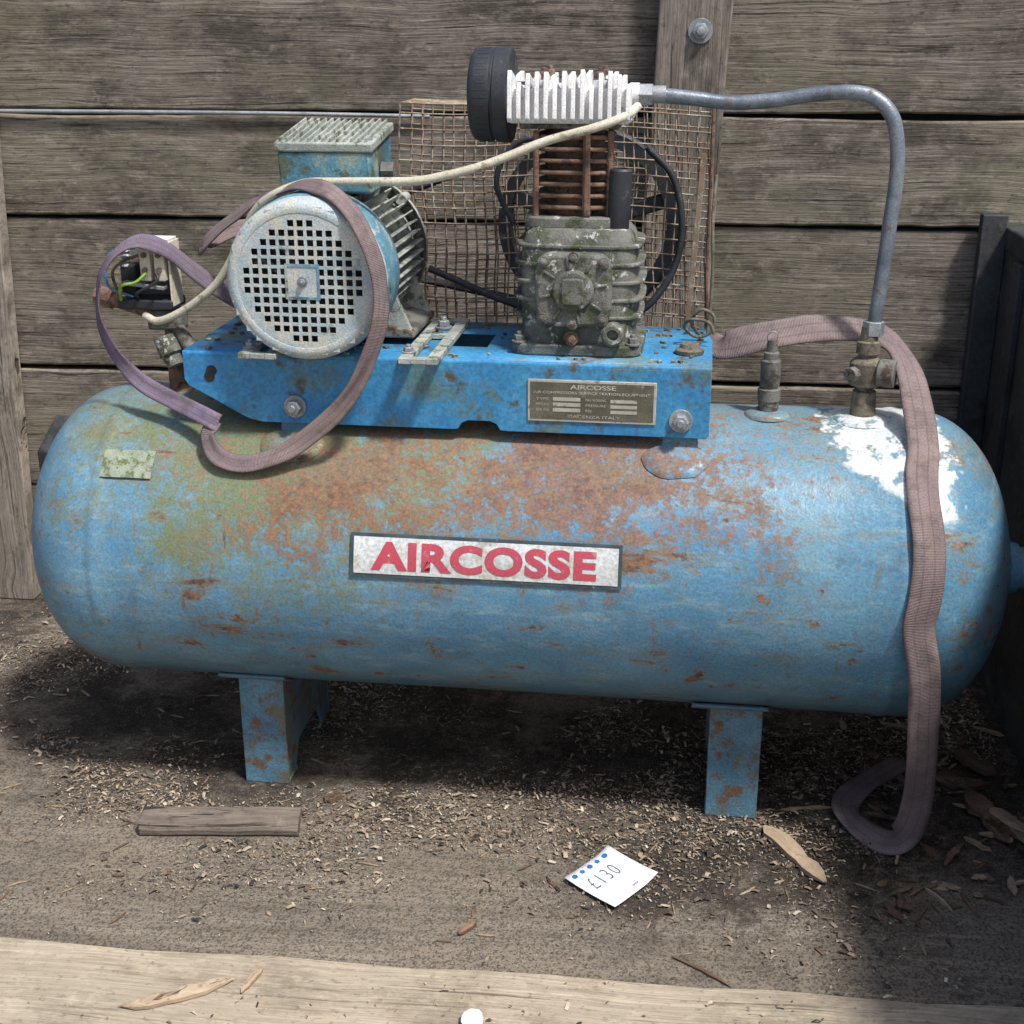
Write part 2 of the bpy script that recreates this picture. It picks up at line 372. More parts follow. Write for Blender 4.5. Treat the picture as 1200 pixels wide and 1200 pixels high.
def text_flat(name,body,x0,x1,z0,z1,y,mat,parent,bold=0.0):
    bm=text_bm(body,bold)
    for v in bm.verts: v.co=Vector((x0+(x1-x0)*v.co.x,y,z0+(z1-z0)*v.co.y))
    return from_bm(name,bm,mat,parent,0)

# ---------------- air compressor ----------------
AC=bpy.data.objects.new('air_compressor',None); COL.objects.link(AC)
AC.location=(-.2206,2.152,0); AC.rotation_euler=(0,0,R(-2.0))
MW=Matrix.Translation(AC.location)@Matrix.Rotation(R(-2.0),4,'Z')
TR=.25; TZ=.42
nn=2.15
def dome(x0,sgn,depth):
    out=[]
    for i in range(25):
        a=(math.pi/2)*i/24; u=math.sin(a)**(2/nn); r=math.cos(a)**(2/nn) if i<24 else 0
        out.append((x0+sgn*depth*u,TR*r))
    return out
left=dome(-.655,-1,.160)[::-1]; right=dome(.64,1,.165)
prof=left+[(-.648,TR),(-.645,TR+.0015),(-.637,TR+.0022),(-.629,TR+.0012),(-.625,TR)]+[(-.60+i*.1,TR) for i in range(12)]+[(.60,TR),(.604,TR+.0012),(.612,TR+.0022),(.62,TR+.0012),(.624,TR)]+right
bm=bmesh.new(); add_lathe(bm,prof,(0,0,TZ),(1,0,0),128)
for v in bm.verts:
    q=mnoise.noise(v.co*3.1)*.0022+mnoise.noise(v.co*9)*.0006
    d=Vector((0,v.co.y,v.co.z-TZ)); 
    if d.length>.02: v.co+=d.normalized()*q
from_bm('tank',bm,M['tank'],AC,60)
lathe('end_boss',[(0,.0),(0,.05),(.006,.052),(.012,.044),(.028,.04),(.03,.034),(.05,.034),(.054,.038),(.064,.038),(.066,.03),(.066,0)],(.797,0,TZ),(1,0,0),M['tank'],AC,40)
extr('lug_plate',[(-.10,.50),(.02,.50),(.05,.53),(.05,.58),(-.02,.62),(-.10,.58)],-.785,-.745,M['panel'],AC,'x',.003)
box('drain_pad',(-.02,0,.168),(.05,.05,.012),M['tank'],AC)
def leg(nm,xa,xb,webx):
    yf=-.132
    box(nm+'_front_plate',((xa+xb)/2,yf,.108),(xb-xa,.007,.216),M['legp'],AC,.0015,None)
    box(nm+'_rear_plate',((xa+xb)/2,-yf,.108),(xb-xa,.007,.216),M['legp'],AC,.0015)
    pts=[(-.128,0.002),(-.09,.002),(-.06,.05),(.06,.05),(.09,.002),(.128,.002),(.128,.2)]
    arc=[(.25*math.sin(a),.42-.25*math.cos(a)) for a in [R(x) for x in range(28,-29,-7)]]
    extr(nm+'_web',pts+arc+[(-.128,.2)],webx-.003,webx+.003,M['legp'],AC,'x',.001)
    bm=bmesh.new(); rows=[]
    for x in [xa-.03,xa-.024,xb+.002,xb+.008]:
        rows.append([bm.verts.new((x,-(TR+.005)*math.sin(a),TZ-(TR+.005)*math.cos(a))) for a in [R(k) for k in range(-36,37,4)]])
    for A,B in zip(rows,rows[1:]):
        for i in range(len(A)-1): bm.faces.new((A[i],A[i+1],B[i+1],B[i]))
    o=from_bm(nm+'_saddle',bm,M['tank'],AC,40); md=o.modifiers.new('s','SOLIDIFY'); md.thickness=.006; md.offset=0
    box(nm+'_toe',((xa+xb)/2,yf+.025,.004),(xb-xa+.001,.05,.007),M['legp'],AC,.001)
leg('left_leg',-.452,-.374,-.374-.004)
leg('right_leg',.345,.43,.345+.004)

# deck
x0,x1,y0,y1,zt=-.504,.32,-.13,.14,.768
bm=bmesh.new(); xs=[x0,-.098,-.033,x1]; ys=[y0,-.045,.055,y1]
g=[[bm.verts.new((x,y,zt)) for y in ys] for x in xs]
for i in range(3):
    for j in range(3):
        if i==1 and j==1: continue
        bm.faces.new((g[i][j],g[i+1][j],g[i+1][j+1],g[i][j+1]))
o=from_bm('deck_plate',bm,M['deck'],AC,30); md=o.modifiers.new('s','SOLIDIFY'); md.thickness=.004; md.offset=-1
fl=[(x0,zt-.006),(x0,.722),(-.497,.712),(-.455,.690),(-.415,.668),(-.40,.661),(-.38,.657),(-.075,.657)]
fl+=[(-.066,.658),(-.06,.668),(-.05,.672),(-.016,.672),(-.006,.668),(0,.658),(.01,.657),(x1-.004,.657),(x1,.661),(x1,zt-.006)]
extr('front_flange',fl,y0-.004,y0,M['deck'],AC,'y',.001); extr('rear_flange',fl,y1,y1+.004,M['deck'],AC,'y',.001)
bm=bmesh.new()
for yy,s in((y0,-1),(y1,1)):
    rows=[]
    for k in range(6):
        a=math.pi/2*k/5; rows.append([bm.verts.new((x,yy+s*.004*math.sin(a),zt-.006+.006*math.cos(a))) for x in (x0,x1)])
    for A,B in zip(rows,rows[1:]): bm.faces.new((A[0],A[1],B[1],B[0]))
from_bm('flange_folds',bm,M['deck'],AC,60)
cyl('flange_slot',(-.462,-.1352,.728),(-.462,-.1345,.728),.0085,M['dark'],AC)
cyl('flange_slot_upper',(-.458,-.1353,.738),(-.458,-.1346,.738),.0085,M['dark'],AC)
def patch(nm,xa,xb,fa,fb,off,mat):
    bm=bmesh.new(); nx,nf=24,10; g=[]
    for i in range(nx+1):
        x=xa+(xb-xa)*i/nx
        g.append([bm.verts.new((x,-(TR+off)*math.cos(f),TZ+(TR+off)*math.sin(f))) for f in [fa+(fb-fa)*j/nf for j in range(nf+1)]])
    for i in range(nx):
        for j in range(nf): bm.faces.new((g[i][j],g[i+1][j],g[i+1][j+1],g[i][j+1]))
    return from_bm(nm,bm,mat,AC,60)
def pad(nm,cx,cf,rx,rf,mat):
    bm=bmesh.new(); c=bm.verts.new((cx,-(TR+.006)*math.cos(cf),TZ+(TR+.006)*math.sin(cf))); prev=None
    for s,off in((.5,.006),(.85,.0055),(1.0,.001)):
        ring=[]
        for k in range(32):
            a=2*math.pi*k/32; w_=1+.08*mnoise.noise(Vector((math.cos(a)*2,math.sin(a)*2,cx)))
            x=cx+rx*s*w_*math.cos(a); f=cf+rf*s*w_*math.sin(a); ring.append(bm.verts.new((x,-(TR+off)*math.cos(f),TZ+(TR+off)*math.sin(f))))
        for k in range(32):
            j=(k+1)%32
            if prev is None: bm.faces.new((c,ring[k],ring[j]))
            else: bm.faces.new((prev[k],ring[k],ring[j],prev[j]))
        prev=ring
    return from_bm(nm,bm,mat,AC,60)
for i,bx in enumerate((-.325,.277)):
    hexbolt('mount_bolt_%d'%i,(bx,-.135,.685),(0,-1,0),.0125,.016,M['steel'],AC)
    extr('mount_foot_%d'%i,[(bx-.028,.632),(bx+.028,.632),(bx+.024,.71),(bx-.024,.71)],-.1285,-.124,M['legp'],AC,'y')
    pad('mount_pad_%d'%i,bx-.005,R(55),.052,R(8),M['tank'])
    box('mount_foot_rear_%d'%i,(bx,.13,.68),(.05,.005,.09),M['rust'],AC,.001)
box('name_plate',(.141,-.1355,.7095),(.196,.002,.066),M['platel'],AC,.0008)
box('name_plate_field',(.141,-.1366,.7095),(.188,.001,.058),M['plate'],AC,.0003)
text_flat('plate_title','AIRCOSSE',.108,.178,.7285,.7355,-.1375,M['platel'],AC,.02)
text_flat('plate_line','AIR COMPRESSORS SERVICE STATION EQUIPMENT',.052,.230,.7200,.7250,-.1375,M['platel'],AC,.01)
for k in range(3):
    zz=.7125-k*.0085
    box('plate_field_a%d'%k,(.103,-.1373,zz),(.042,.0006,.0055),M['platel'],AC,0)
    box('plate_field_b%d'%k,(.190,-.1373,zz-.001),(.040,.0006,.005),M['platel'],AC,0)
    text_flat('plate_cap_a%d'%k,('TYPE','MFG No','SER No')[k],.056,.076,zz-.002,zz+.002,-.1375,M['platel'],AC)
    text_flat('plate_cap_b%d'%k,('MAX WORKING','PRESSURE','REV')[k],.132,.163 if k<2 else .142,zz-.002,zz+.002,-.1375,M['platel'],AC)
text_flat('plate_foot','PIACENZA ITALY',.105,.185,.6835,.688,-.1375,M['platel'],AC)
fc=R(14.7); hh=.0335/TR; OFF=.0035
patch('sticker_border',-.217,.2,fc-hh,fc+hh,OFF,M['stickb'])
patch('sticker_face',-.2115,.1945,fc-hh+.022,fc+hh-.022,OFF+.0009,M['stickw'])
bm=text_bm('AIRCOSSE',.045,1.10)
for k in range(1,8): bmesh.ops.bisect_plane(bm,geom=bm.verts[:]+bm.edges[:]+bm.faces[:],plane_co=(0,k/8,0),plane_no=(0,1,0))
for v in bm.verts:
    x=-.184+.346*v.co.x; f=fc+(v.co.y-.5)*.044/TR; r=TR+OFF+.0018
    v.co=Vector((x,-r*math.cos(f),TZ+r*math.sin(f)))
from_bm('sticker_letters',bm,M['red'],AC,0)
patch('moss_label',-.632,-.548,R(38),R(49),.0035,M['moss'])

# ---- motor ----
mx,mz=-.289,.89
cy=-.18
bm=bmesh.new(); p=.0143; w=.0046; Rh=.0885
cuts=[]
for k in range(-9,10): cuts+= [k*p-(p-w)/2,k*p+(p-w)/2]
cuts=sorted(cuts)
vd={}
def V(i,j):
    if (i,j) not in vd: vd[(i,j)]=bm.verts.new((mx+cuts[i],cy,mz+cuts[j]))
    return vd[(i,j)]
for i in range(len(cuts)-1):
    for j in range(len(cuts)-1):
        xm=(cuts[i]+cuts[i+1])/2; zm=(cuts[j]+cuts[j+1])/2; rr=math.hypot(xm,zm)
        if rr>.113: continue
        hole=(i%2==0 and j%2==0)
        if hole and rr<Rh and not(abs(xm)<p*1.6 and abs(zm)<p*1.6): continue
        bm.faces.new((V(i,j),V(i+1,j),V(i+1,j+1),V(i,j+1)))
o=from_bm('fan_grille',bm,M['cover'],AC,0); md=o.modifiers.new('s','SOLIDIFY'); md.thickness=.0025; md.offset=0
bm=bmesh.new(); q=p*1.85
for a,b,c,d_ in((-q,q,q-.004,q),(-q,q,-q,-q+.004),(-q,-q+.004,-q+.004,q-.004),(q-.004,q,-q+.004,q-.004)):
    add_box(bm,(mx+(a+b)/2,cy-.0018,mz+(c+d_)/2),(b-a,.0012,d_-c))
from_bm('grille_centre_frame',bm,M['coverblue'],AC,0)
lathe('fan_cover_rim',[(.000,.100),(-.002,.101),(-.003,.106),(-.0015,.112),(.003,.117),(.010,.120),(.03,.1215),(.034,.1215)],(mx,cy,mz),(0,1,0),M['cover'],AC,64,50)
lathe('fan_shroud',[(.034,.1215),(.04,.1235),(.105,.1245),(.11,.122),(.11,.10)],(mx,cy,mz),(0,1,0),M['coverblue'],AC,64,50)
lathe('fan_dark',[(.02,0),(.02,.117)],(mx,cy,mz),(0,1,0),M['dark'],AC,40)
for k in range(9):
    a=2*math.pi*k/9; rot=Matrix.Rotation(-a,3,'Y')@Matrix.Rotation(R(35),3,'X')
    c=Vector((mx,cy+.014,mz))+Matrix.Rotation(-a,3,'Y')@Vector((.065,0,0))
    box('fan_blade_%d'%k,c,(.07,.002,.012),M['black'],AC,0,rot)
hexbolt('fan_hub_bolt',(mx,cy-.001,mz),(0,-1,0),.0055,.006,M['steel'],AC)
cyl('motor_body',(mx,-.08,mz),(mx,.165,mz),.098,M['fin'],AC,48)
bm=bmesh.new()
for k in range(44):
    a=2*math.pi*k/44
    if -2.2<math.atan2(math.sin(a),math.cos(a))<-.95: continue
    rot=Matrix.Rotation(-a,3,'Y'); L=.225+random.uniform(-.004,.004)
    add_box(bm,Vector((mx,.035,mz))+rot@Vector((.107,0,0)),(.024,L,.003),rot)
from_bm('motor_fins',bm,M['fin'],AC,30,.0008,1)
lathe('motor_end_bell',[(0,.122),(.012,.122),(.014,.118),(.03,.11),(.045,.06),(.05,.03),(.05,0)],(mx,.15,mz),(0,1,0),M['fin'],AC,48)
for a in(45,135): 
    r_=R(a); cyl('bell_lug_%d'%a,(mx+.118*math.cos(r_),.13,mz+.118*math.sin(r_)),(mx+.118*math.cos(r_),.17,mz+.118*math.sin(r_)),.009,M['fin'],AC,16)
extr('motor_foot',[(-.40,.779),(-.15,.779),(-.15,.79),(-.19,.80),(-.215,.83),(-.36,.83),(-.38,.80),(-.40,.79)],-.05,.12,M['cast'],AC,'y',.003)
for yy in(-.04,.11):
    extr('foot_gusset_%d'%int(yy*100),[(-.205,.79),(-.155,.79),(-.185,.86),(-.205,.87)],yy-.006,yy+.006,M['fin'],AC,'y',.001)
for i,rx in enumerate((-.368,-.118)):
    wv=.03
    bm=bmesh.new()
    add_box(bm,(rx-wv+.009,-.03,.774),(.018,.30,.009)); add_box(bm,(rx+wv-.009,-.03,.774),(.018,.30,.009))
    for yy in(-.172,.0,.112): add_box(bm,(rx,yy,.774),(.024,.016,.008))
    from_bm('slide_rail_%d'%i,bm,M['fin'],AC,30,.001)
    hexbolt('rail_bolt_%d'%i,(rx-.022,-.14,.7785),(0,0,1),.008,.009,M['steel'],AC)
    hexbolt('foot_bolt_%d'%i,(rx,.035,.7785),(0,0,1),.010,.014,M['steel'],AC)
bm=bmesh.new()
a=[(-.352,-.062),(-.207,-.062),(-.207,.085),(-.352,.085)]
lo=[bm.verts.new((x,y,1.005)) for x,y in a]; hi=[bm.verts.new((x-.002,y-.002,1.066 if y<0 else 1.086)) for x,y in a]
bm.faces.new(lo); bm.faces.new(hi)
for i in range(4): bm.faces.new((lo[i],lo[(i+1)%4],hi[(i+1)%4],hi[i]))
from_bm('terminal_box',bm,M['teal'],AC,30,.004)
rotl=Matrix.Rotation(R(7.6),3,'X')
box('terminal_lid',(-.281,.010,1.084),(.154,.156,.015),M['fin'],AC,.003,rotl)
bm=bmesh.new()
for k in range(13): add_box(bm,Vector((-.281+(k-6)*.0112,.010,1.094)),(.003,.150,.006),rotl)
from_bm('terminal_lid_ribs',bm,M['fin'],AC,30)
for dx,dy in((-.068,-.058),(.068,-.058)):
    cyl('lid_screw_%d'%int(dx*100),Vector((-.281+dx,.010+dy,1.078)),Vector((-.281+dx,.010+dy,1.087)),.006,M['steel'],AC,12)
cyl('cable_gland',(-.205,.0,1.035),(-.185,.0,1.035),.014,M['cast'],AC,6)
lathe('motor_pulley',[(0,0),(0,.05),(.006,.05),(.014,.038),(.022,.05),(.03,.05),(.03,0)],(mx,.215,mz),(0,1,0),M['cast'],AC,32)

# ---- pump ----
px_,py_=.11,.0
sup('pump_base',(px_,-.0,.777),.103,.092,.018,M['case'],AC,'z',7,bevel=.003)
sup('crankcase',(px_,0,.868),.092,.080,.18,M['case'],AC,'z',5,[(0,1),(.1,.96),(.5,.98),(.85,.97),(.95,.9),(1,.8)])
for k,zr in enumerate((.825,.852,.879,.906,.933)):
    s=.104-abs(k-1.5)*.002
    sup('case_rib_%d'%k,(px_,.006,zr),s,.086,.007,M['case'],AC,'z',4.5,[(0,.985),(.5,1),(1,.985)],bevel=.0015)
sup('crank_cover',(px_-.003,-.093,.872),.058,.056,.022,M['case'],AC,'y',5,[(0,.94),(.3,1),(1,1)],bevel=.003)
sup('crank_cover_boss',(px_-.003,-.106,.872),.033,.033,.012,M['case'],AC,'y',2,[(0,.9),(1,1)],bevel=.002)
sup('crank_cover_square',(px_-.003,-.112,.872),.017,.02,.008,M['case'],AC,'y',6,bevel=.002)
for i,(dx,dz) in enumerate(((-.045,-.043),(.045,-.043),(-.045,.043),(.045,.043),(0,.05),(0,-.05))):
    hexbolt('cover_bolt_%d'%i,(px_-.003+dx,-.104,.872+dz),(0,-1,0),.0062,.006,M['cast'],AC)
for i in range(8):
    a=2*math.pi*i/8+.2; 
    box('cover_rib_%d'%i,(px_-.003+.043*math.cos(a),-.1045,.872+.043*math.sin(a)),(.018,.005,.004),M['case'],AC,.001,Matrix.Rotation(-a,3,'Y'))
lathe('sight_glass',[(0,.018),(.014,.018),(.018,.014),(.018,.009),(.012,.008),(.012,0)],(px_+.058,-.088,.806),(0,-1,0),M['case'],AC,24)
hexbolt('drain_plug',(px_-.006,-.092,.797),(0,-1,0),.008,.010,M['rust'],AC)
for i,(dx,dy) in enumerate(((-.088,-.078),(.088,-.078),(.088,.078))):
    hexbolt('base_bolt_%d'%i,(px_+dx,dy,.786),(0,0,1),.008,.012,M['cast'],AC)
sup('cylinder_flange',(px_-.012,.018,.965),.075,.07,.018,M['case'],AC,'z',5,bevel=.003)
bm=bmesh.new(); add_lathe(bm,[(.968,.044),(1.11,.044)],(px_-.012,.018,0),(0,0,1),32)
from_bm('cylinder_barrel',bm,M['rust'],AC,30)
for k in range(7):
    sup('cylinder_fin_%d'%k,(px_-.012+random.uniform(-.001,.001),.018,.987+k*.0172),.061,.061,.006,M['rust'],AC,'z',4.2,[(0,.985),(.5,1),(1,.975)],bevel=.001)
for i,(dx,dy) in enumerate(((-.056,-.056),(.020,-.062),(.056,-.052),(.05,.05),(-.05,.05))):
    cyl('stud_%d'%i,(px_-.012+dx,.018+dy,.965),(px_-.012+dx,.018+dy,1.10),.0045,M['rust'],AC,10)
extr('cylinder_web',[(px_+.006,.975),(px_+.016,.975),(px_+.014,1.10),(px_+.008,1.10)],-.050,-.042,M['rust'],AC,'y',.001)
# head: solid cast block, close-set fins standing proud of it
hx0,hx1=.0,.182
box('head_gasket_plate',((hx0+hx1)/2,.03,1.106),(.150,.13,.008),M['cast'],AC,.002)
box('head_core',((hx0+hx1)/2,.032,1.135),(.180,.150,.050),M['alu'],AC,.003)
for k in range(14):
    x=hx0+.003+k*(hx1-hx0-.006)/13
    t=random.uniform(-.004,.004); big=(k%4!=1)
    top=1.184+t if big else 1.168+t
    extr('head_fin_%d'%k,[(-.050,1.112),(-.056,1.118),(-.054,top-.014),(-.047,top),(-.015,top-.008),(.02,1.166),(.05,top-.010),(.10,top-.006),(.112,1.16),(.110,1.112)],x-.0033,x+.0033,M['alu'],AC,'x',.001)
for i,(bx,by) in enumerate(((.05,-.015),(.135,-.012),(.05,.075),(.135,.075))):
    cyl('head_boss_%d'%i,(bx,by,1.15),(bx,by,1.172),.012,M['alu'],AC,16)
    hexbolt('head_bolt_%d'%i,(bx,by,1.170),(0,0,1),.008,.014,M['rust'],AC)
lathe('air_filter',[(0,0),(0,.052),(.002,.060),(.006,.066),(.012,.0685),(.034,.0685),(.036,.066),(.039,.066),(.040,.0695),(.060,.0705),(.063,.067),(.063,.02),(.085,.02)],(-.063,.012,1.148),(1,0,0),M['black'],AC,56)
bm=bmesh.new()
for k in range(40):
    a=2*math.pi*k/40; rot=Matrix.Rotation(a,3,'X')
    add_box(bm,Vector((-.041,.012,1.148))+rot@Vector((0,0,.0684)),(.018,.002,.001),rot)
from_bm('filter_ribs',bm,M['black'],AC,0)
cyl('outlet_boss',(.178,.02,1.15),(.192,.02,1.15),.017,M['alu'],AC,24)
cyl('outlet_nut',(.190,.02,1.15),(.212,.02,1.15),.0175,M['steel'],AC,6,.001)
cyl('outlet_collar',(.21,.02,1.15),(.232,.02,1.15),.013,M['steel'],AC,20,.001)
tube('delivery_pipe',[(.222,.02,1.150),(.27,.02,1.145),(.33,.02,1.139),(.39,.015,1.143),(.45,.01,1.152),(.505,.0,1.156),(.538,-.005,1.148),(.562,-.01,1.125),(.573,-.012,1.09),(.577,-.014,1.04),(.573,-.016,.96),(.568,-.02,.88),(.563,-.02,.80)],.0108,M['pipe'],AC,16,10)
lathe('check_valve',[(0,.0),(0,.034),(.004,.034),(.010,.024),(.012,.020),(.05,.018),(.052,.013),(.058,.013),(.06,.024),(.064,.026),(.095,.026),(.10,.021),(.104,.014),(.108,.014),(.11,.018),(.128,.018),(.13,.014),(.15,.0125),(.15,0)],(.558,-.02,.662),(0,0,1),M['brass'],AC,24)
cyl('valve_cap',(.575,-.03,.744),(.600,-.038,.744),.022,M['cast'],AC,16,.002)
cyl('valve_knob',(.545,-.03,.742),(.53,-.045,.742),.012,M['cast'],AC,8,.001)
sup('valve_boss',(.556,-.02,.668),.044,.04,.012,M['tank'],AC,'z',2,[(0,1.1),(.6,1),(1,.75)])
cyl('pipe_nut',(.563,-.02,.80),(.563,-.02,.822),.0165,M['steel'],AC,6,.001)
lathe('safety_valve',[(0,0),(0,.016),(.02,.016),(.022,.018),(.04,.018),(.042,.013),(.046,.0155),(.085,.0155),(.088,.012),(.098,.012),(.10,.009),(.118,.008),(.12,0)],(.412,-.02,.670),(0,0,1),M['cast'],AC,20)
sup('safety_valve_boss',(.412,-.02,.670),.036,.032,.012,M['tank'],AC,'z',2,[(0,1.1),(.6,1),(1,.7)])
tube('safety_pull_ring',[(.412+.008*math.cos(a),-.02+.0*a,.793+.008*math.sin(a)) for a in [2*math.pi*k/10 for k in range(11)]],.0012,M['steel'],AC,6,3)
lathe('breather',[(0,0),(0,.013),(.01,.0165),(.07,.0175),(.095,.0175),(.098,.015),(.098,.011),(.08,.010),(.08,0)],(.168,-.035,.948),(0.03,0,1),M['black'],AC,24)
cyl('breather_elbow',(.15,-.02,.94),(.168,-.035,.955),.012,M['case'],AC,16)
fx,fy,fz=.10,.225,.925
lathe('flywheel_rim',[(0,.135),(0,.155),(.008,.155),(.012,.146),(.016,.155),(.024,.155),(.028,.146),(.032,.155),(.038,.155),(.038,.135),(0,.135)],(fx,fy,fz),(0,1,0),M['black'],AC,64)
lathe('flywheel_hub',[(-.02,0),(-.02,.022),(0,.035),(.03,.035),(.03,0)],(fx,fy,fz),(0,1,0),M['black'],AC,32)
for k in range(5):
    a=2*math.pi*k/5+.3; rot=Matrix.Rotation(-a,3,'Y')
    box('flywheel_spoke_%d'%k,Vector((fx,fy+.018,fz))+rot@Vector((.085,0,0)),(.11,.014,.026),M['black'],AC,.003,rot)
def belt(nm,y):
    r1,r2=.05,.157; p1=Vector((mx,y,mz)); p2=Vector((fx,y,fz)); dv=p2-p1; L=dv.length; base=math.atan2(dv.z,dv.x); th=math.acos((r1-r2)/L)
    pts=[]
    for k in range(13):
        a=base+th+(2*math.pi-2*th)*k/12; pts.append(p1+Vector((math.cos(a),0,math.sin(a)))*r1)
    for k in range(25):
        a=base-th+(2*th)*k/24; pts.append(p2+Vector((math.cos(a),0,math.sin(a)))*r2)
    pts.append(pts[0]); tube(nm,pts,.0055,M['black'],AC,6,1,False)
belt('drive_belt_a',.233); belt('drive_belt_b',.249)
# belt guard
bm=bmesh.new()
gx0,gx1,gz0,gz1=-.215,.305,.755,1.128
def sk(x,z,y):
    return (x+.010*(1.128-z)*1.5+.003*math.sin(z*31+x*9), y+.008*math.sin(x*9+z*7), z+.005*math.sin(x*13))
for y in(.185,.285):
    x=gx0
    while x<=gx1+.001:
        xx=x+random.uniform(-.0015,.0015)
        add_tube(bm,[sk(xx,gz0+(gz1-gz0)*i/6,y) for i in range(7)],.0015,4); x+=.0178
    z=gz0
    while z<=gz1+.001:
        add_tube(bm,[sk(gx0+(gx1-gx0)*i/12,z,y-.0018) for i in range(13)],.0013,4); z+=.0255
y=.185
while y<=.286:
    add_tube(bm,[sk(gx1,gz0+(gz1-gz0)*i/6,y) for i in range(7)],.0013,4); 
    add_tube(bm,[sk(gx0+(gx1-gx0)*i/12,gz1,y) for i in range(13)],.0013,4); y+=.02
z=gz0
while z<=gz1+.001:
    add_tube(bm,[sk(gx1,z,.185),sk(gx1,z,.285)],.0013,4); z+=.0255
from_bm('belt_guard_mesh',bm,M['wire'],AC,0)
tube('belt_guard_frame',[sk(gx1,gz1,.183),sk(gx1,gz1-.1,.183),sk(gx1,gz0+.1,.183),sk(gx1,gz0,.183)],.0028,M['rust'],AC,6,1,False)
for i,(x) in enumerate((.02,.285)):
    box('guard_strut_%d'%i,(x,.179,.90),(.009,.003,.30),M['wire'],AC,.0005,Matrix.Rotation(R(3),3,'Y'))
tube('black_cable',[(-.02,.17,.93),(-.05,.172,1.0),(-.02,.174,1.06),(.05,.172,1.08)],.005,M['black'],AC)
tube('black_cable_rear',[(.20,.17,1.06),(.245,.172,1.01),(.262,.17,.93),(.25,.168,.86),(.21,.16,.80),(.16,.15,.775)],.006,M['black'],AC)
tube('black_cable_low',[(-.16,.13,.86),(-.11,.13,.84),(-.05,.13,.815),(.0,.12,.80),(.03,.10,.79)],.006,M['black'],AC)
tube('copper_loops',[(.30,.05,.775),(.285,.04,.80),(.30,.03,.822),(.32,.03,.812),(.318,.03,.788),(.295,.03,.778),(.275,.02,.795),(.285,.0,.812),(.312,.0,.808),(.322,.0,.79)],.0028,M['brass'],AC,8)
tube('copper_riser',[(.312,.09,.77),(.316,.10,.86),(.312,.12,.95),(.314,.14,1.02)],.003,M['brass'],AC,8)
lathe('oil_cap',[(0,0),(0,.022),(.006,.023),(.009,.016),(.015,.014),(.016,0)],(.285,-.045,.769),(0,0,1),M['brass'],AC,20)
bm=bmesh.new()
for i in range(150):
    x=random.uniform(-.49,.315); yv=random.uniform(-.125,.13)
    if abs(x-px_)<.11 and abs(yv)<.1: continue
    if -.105<x<-.03 and abs(yv)<.07: continue
    add_box(bm,(x,yv,.7698),(random.uniform(.003,.012),random.uniform(.003,.009),.003),Matrix.Rotation(random.uniform(0,3),3,'Z'),random.randrange(3),.001)
from_bm('deck_debris',bm,[M['moss'],M['rust'],M['case']],AC,0)
tube('white_hose',[(.192,-.02,1.135),(.178,-.050,1.124),(.135,-.070,1.108),(.062,-.078,1.088),(.01,-.09,1.068),(-.038,-.1,1.051),(-.09,-.105,1.038),(-.14,-.105,1.03),(-.245,-.10,1.027),(-.31,-.095,1.022),(-.375,-.085,.992),(-.415,-.07,.94),(-.44,-.062,.897),(-.468,-.055,.86),(-.5,-.05,.833),(-.54,-.045,.808),(-.578,-.04,.793),(-.604,-.03,.80)],.0066,M['hose'],AC,12,8)
# pressure switch
sx=-.572
lathe('switch_riser',[(0,0),(0,.026),(.006,.026),(.01,.018),(.05,.016),(.055,.022),(.075,.022),(.08,.015),(.11,.013),(.115,.02),(.125,.02),(.125,0)],(sx+.008,0,.662),(-.06,0,1),M['rust'],AC,16)
box('switch_manifold',(sx-.004,-.002,.79),(.058,.04,.034),M['cast'],AC,.005)
cyl('manifold_stub',(sx-.02,0,.795),(-.70,.02,.82),.011,M['rust'],AC,16)
cyl('manifold_stub_cap',(-.675,.015,.815),(-.705,.021,.822),.017,M['rust'],AC,8,.001)
cyl('manifold_gauge_stub',(sx+.02,-.02,.775),(sx+.05,-.04,.745),.012,M['cast'],AC,12)
lathe('regulator',[(0,0),(0,.018),(.03,.02),(.034,.014),(.05,.014),(.05,0)],(sx+.0,-.035,.765),(.5,-.25,-1),M['case'],AC,16)
box('switch_base',(-.6,-.005,.818),(.095,.06,.016),M['black'],AC,.003)
box('switch_back',(-.6,.022,.862),(.085,.008,.08),M['cast'],AC,.002)
for i in range(2):
    box('switch_contact_%d'%i,(-.592+.024*i,-.024,.888),(.018,.032,.060),M['cream'],AC,.002)
    for j in range(2):
        cyl('contact_screw_%d%d'%(i,j),(-.592+.024*i,-.040,.876+.024*j),(-.592+.024*i,-.044,.876+.024*j),.0045,M['brass'],AC,10)
box('switch_side_frame',(-.554,-.01,.868),(.004,.045,.105),M['cream'],AC,.001)
box('switch_top_bridge',(-.58,-.012,.922),(.054,.034,.006),M['alu'],AC,.001)
box('switch_lever',(-.598,-.030,.85),(.07,.02,.006),M['steel'],AC,.001,Matrix.Rotation(R(6),3,'Y'))
box('switch_coil',(-.628,-.01,.856),(.026,.034,.05),M['dark'],AC,.003)
bm=bmesh.new(); add_lathe(bm,[(k*.004,.009 if k%2 else .006) for k in range(11)],(-.632,-.02,.875),(0,0,1),12)
from_bm('switch_spring',bm,M['steel'],AC,0)
tube('earth_wire',[(-.64,-.035,.825),(-.632,-.05,.85),(-.605,-.054,.858),(-.588,-.047,.872)],.0025,M['ygreen'],AC,8)
tube('brown_wire',[(-.645,-.03,.83),(-.648,-.04,.87),(-.625,-.048,.89),(-.600,-.044,.90)],.0025,M['rust'],AC,8)
tube('black_wire',[(-.61,-.035,.83),(-.605,-.05,.84),(-.57,-.05,.86),(-.575,-.042,.875)],.0025,M['black'],AC,8)
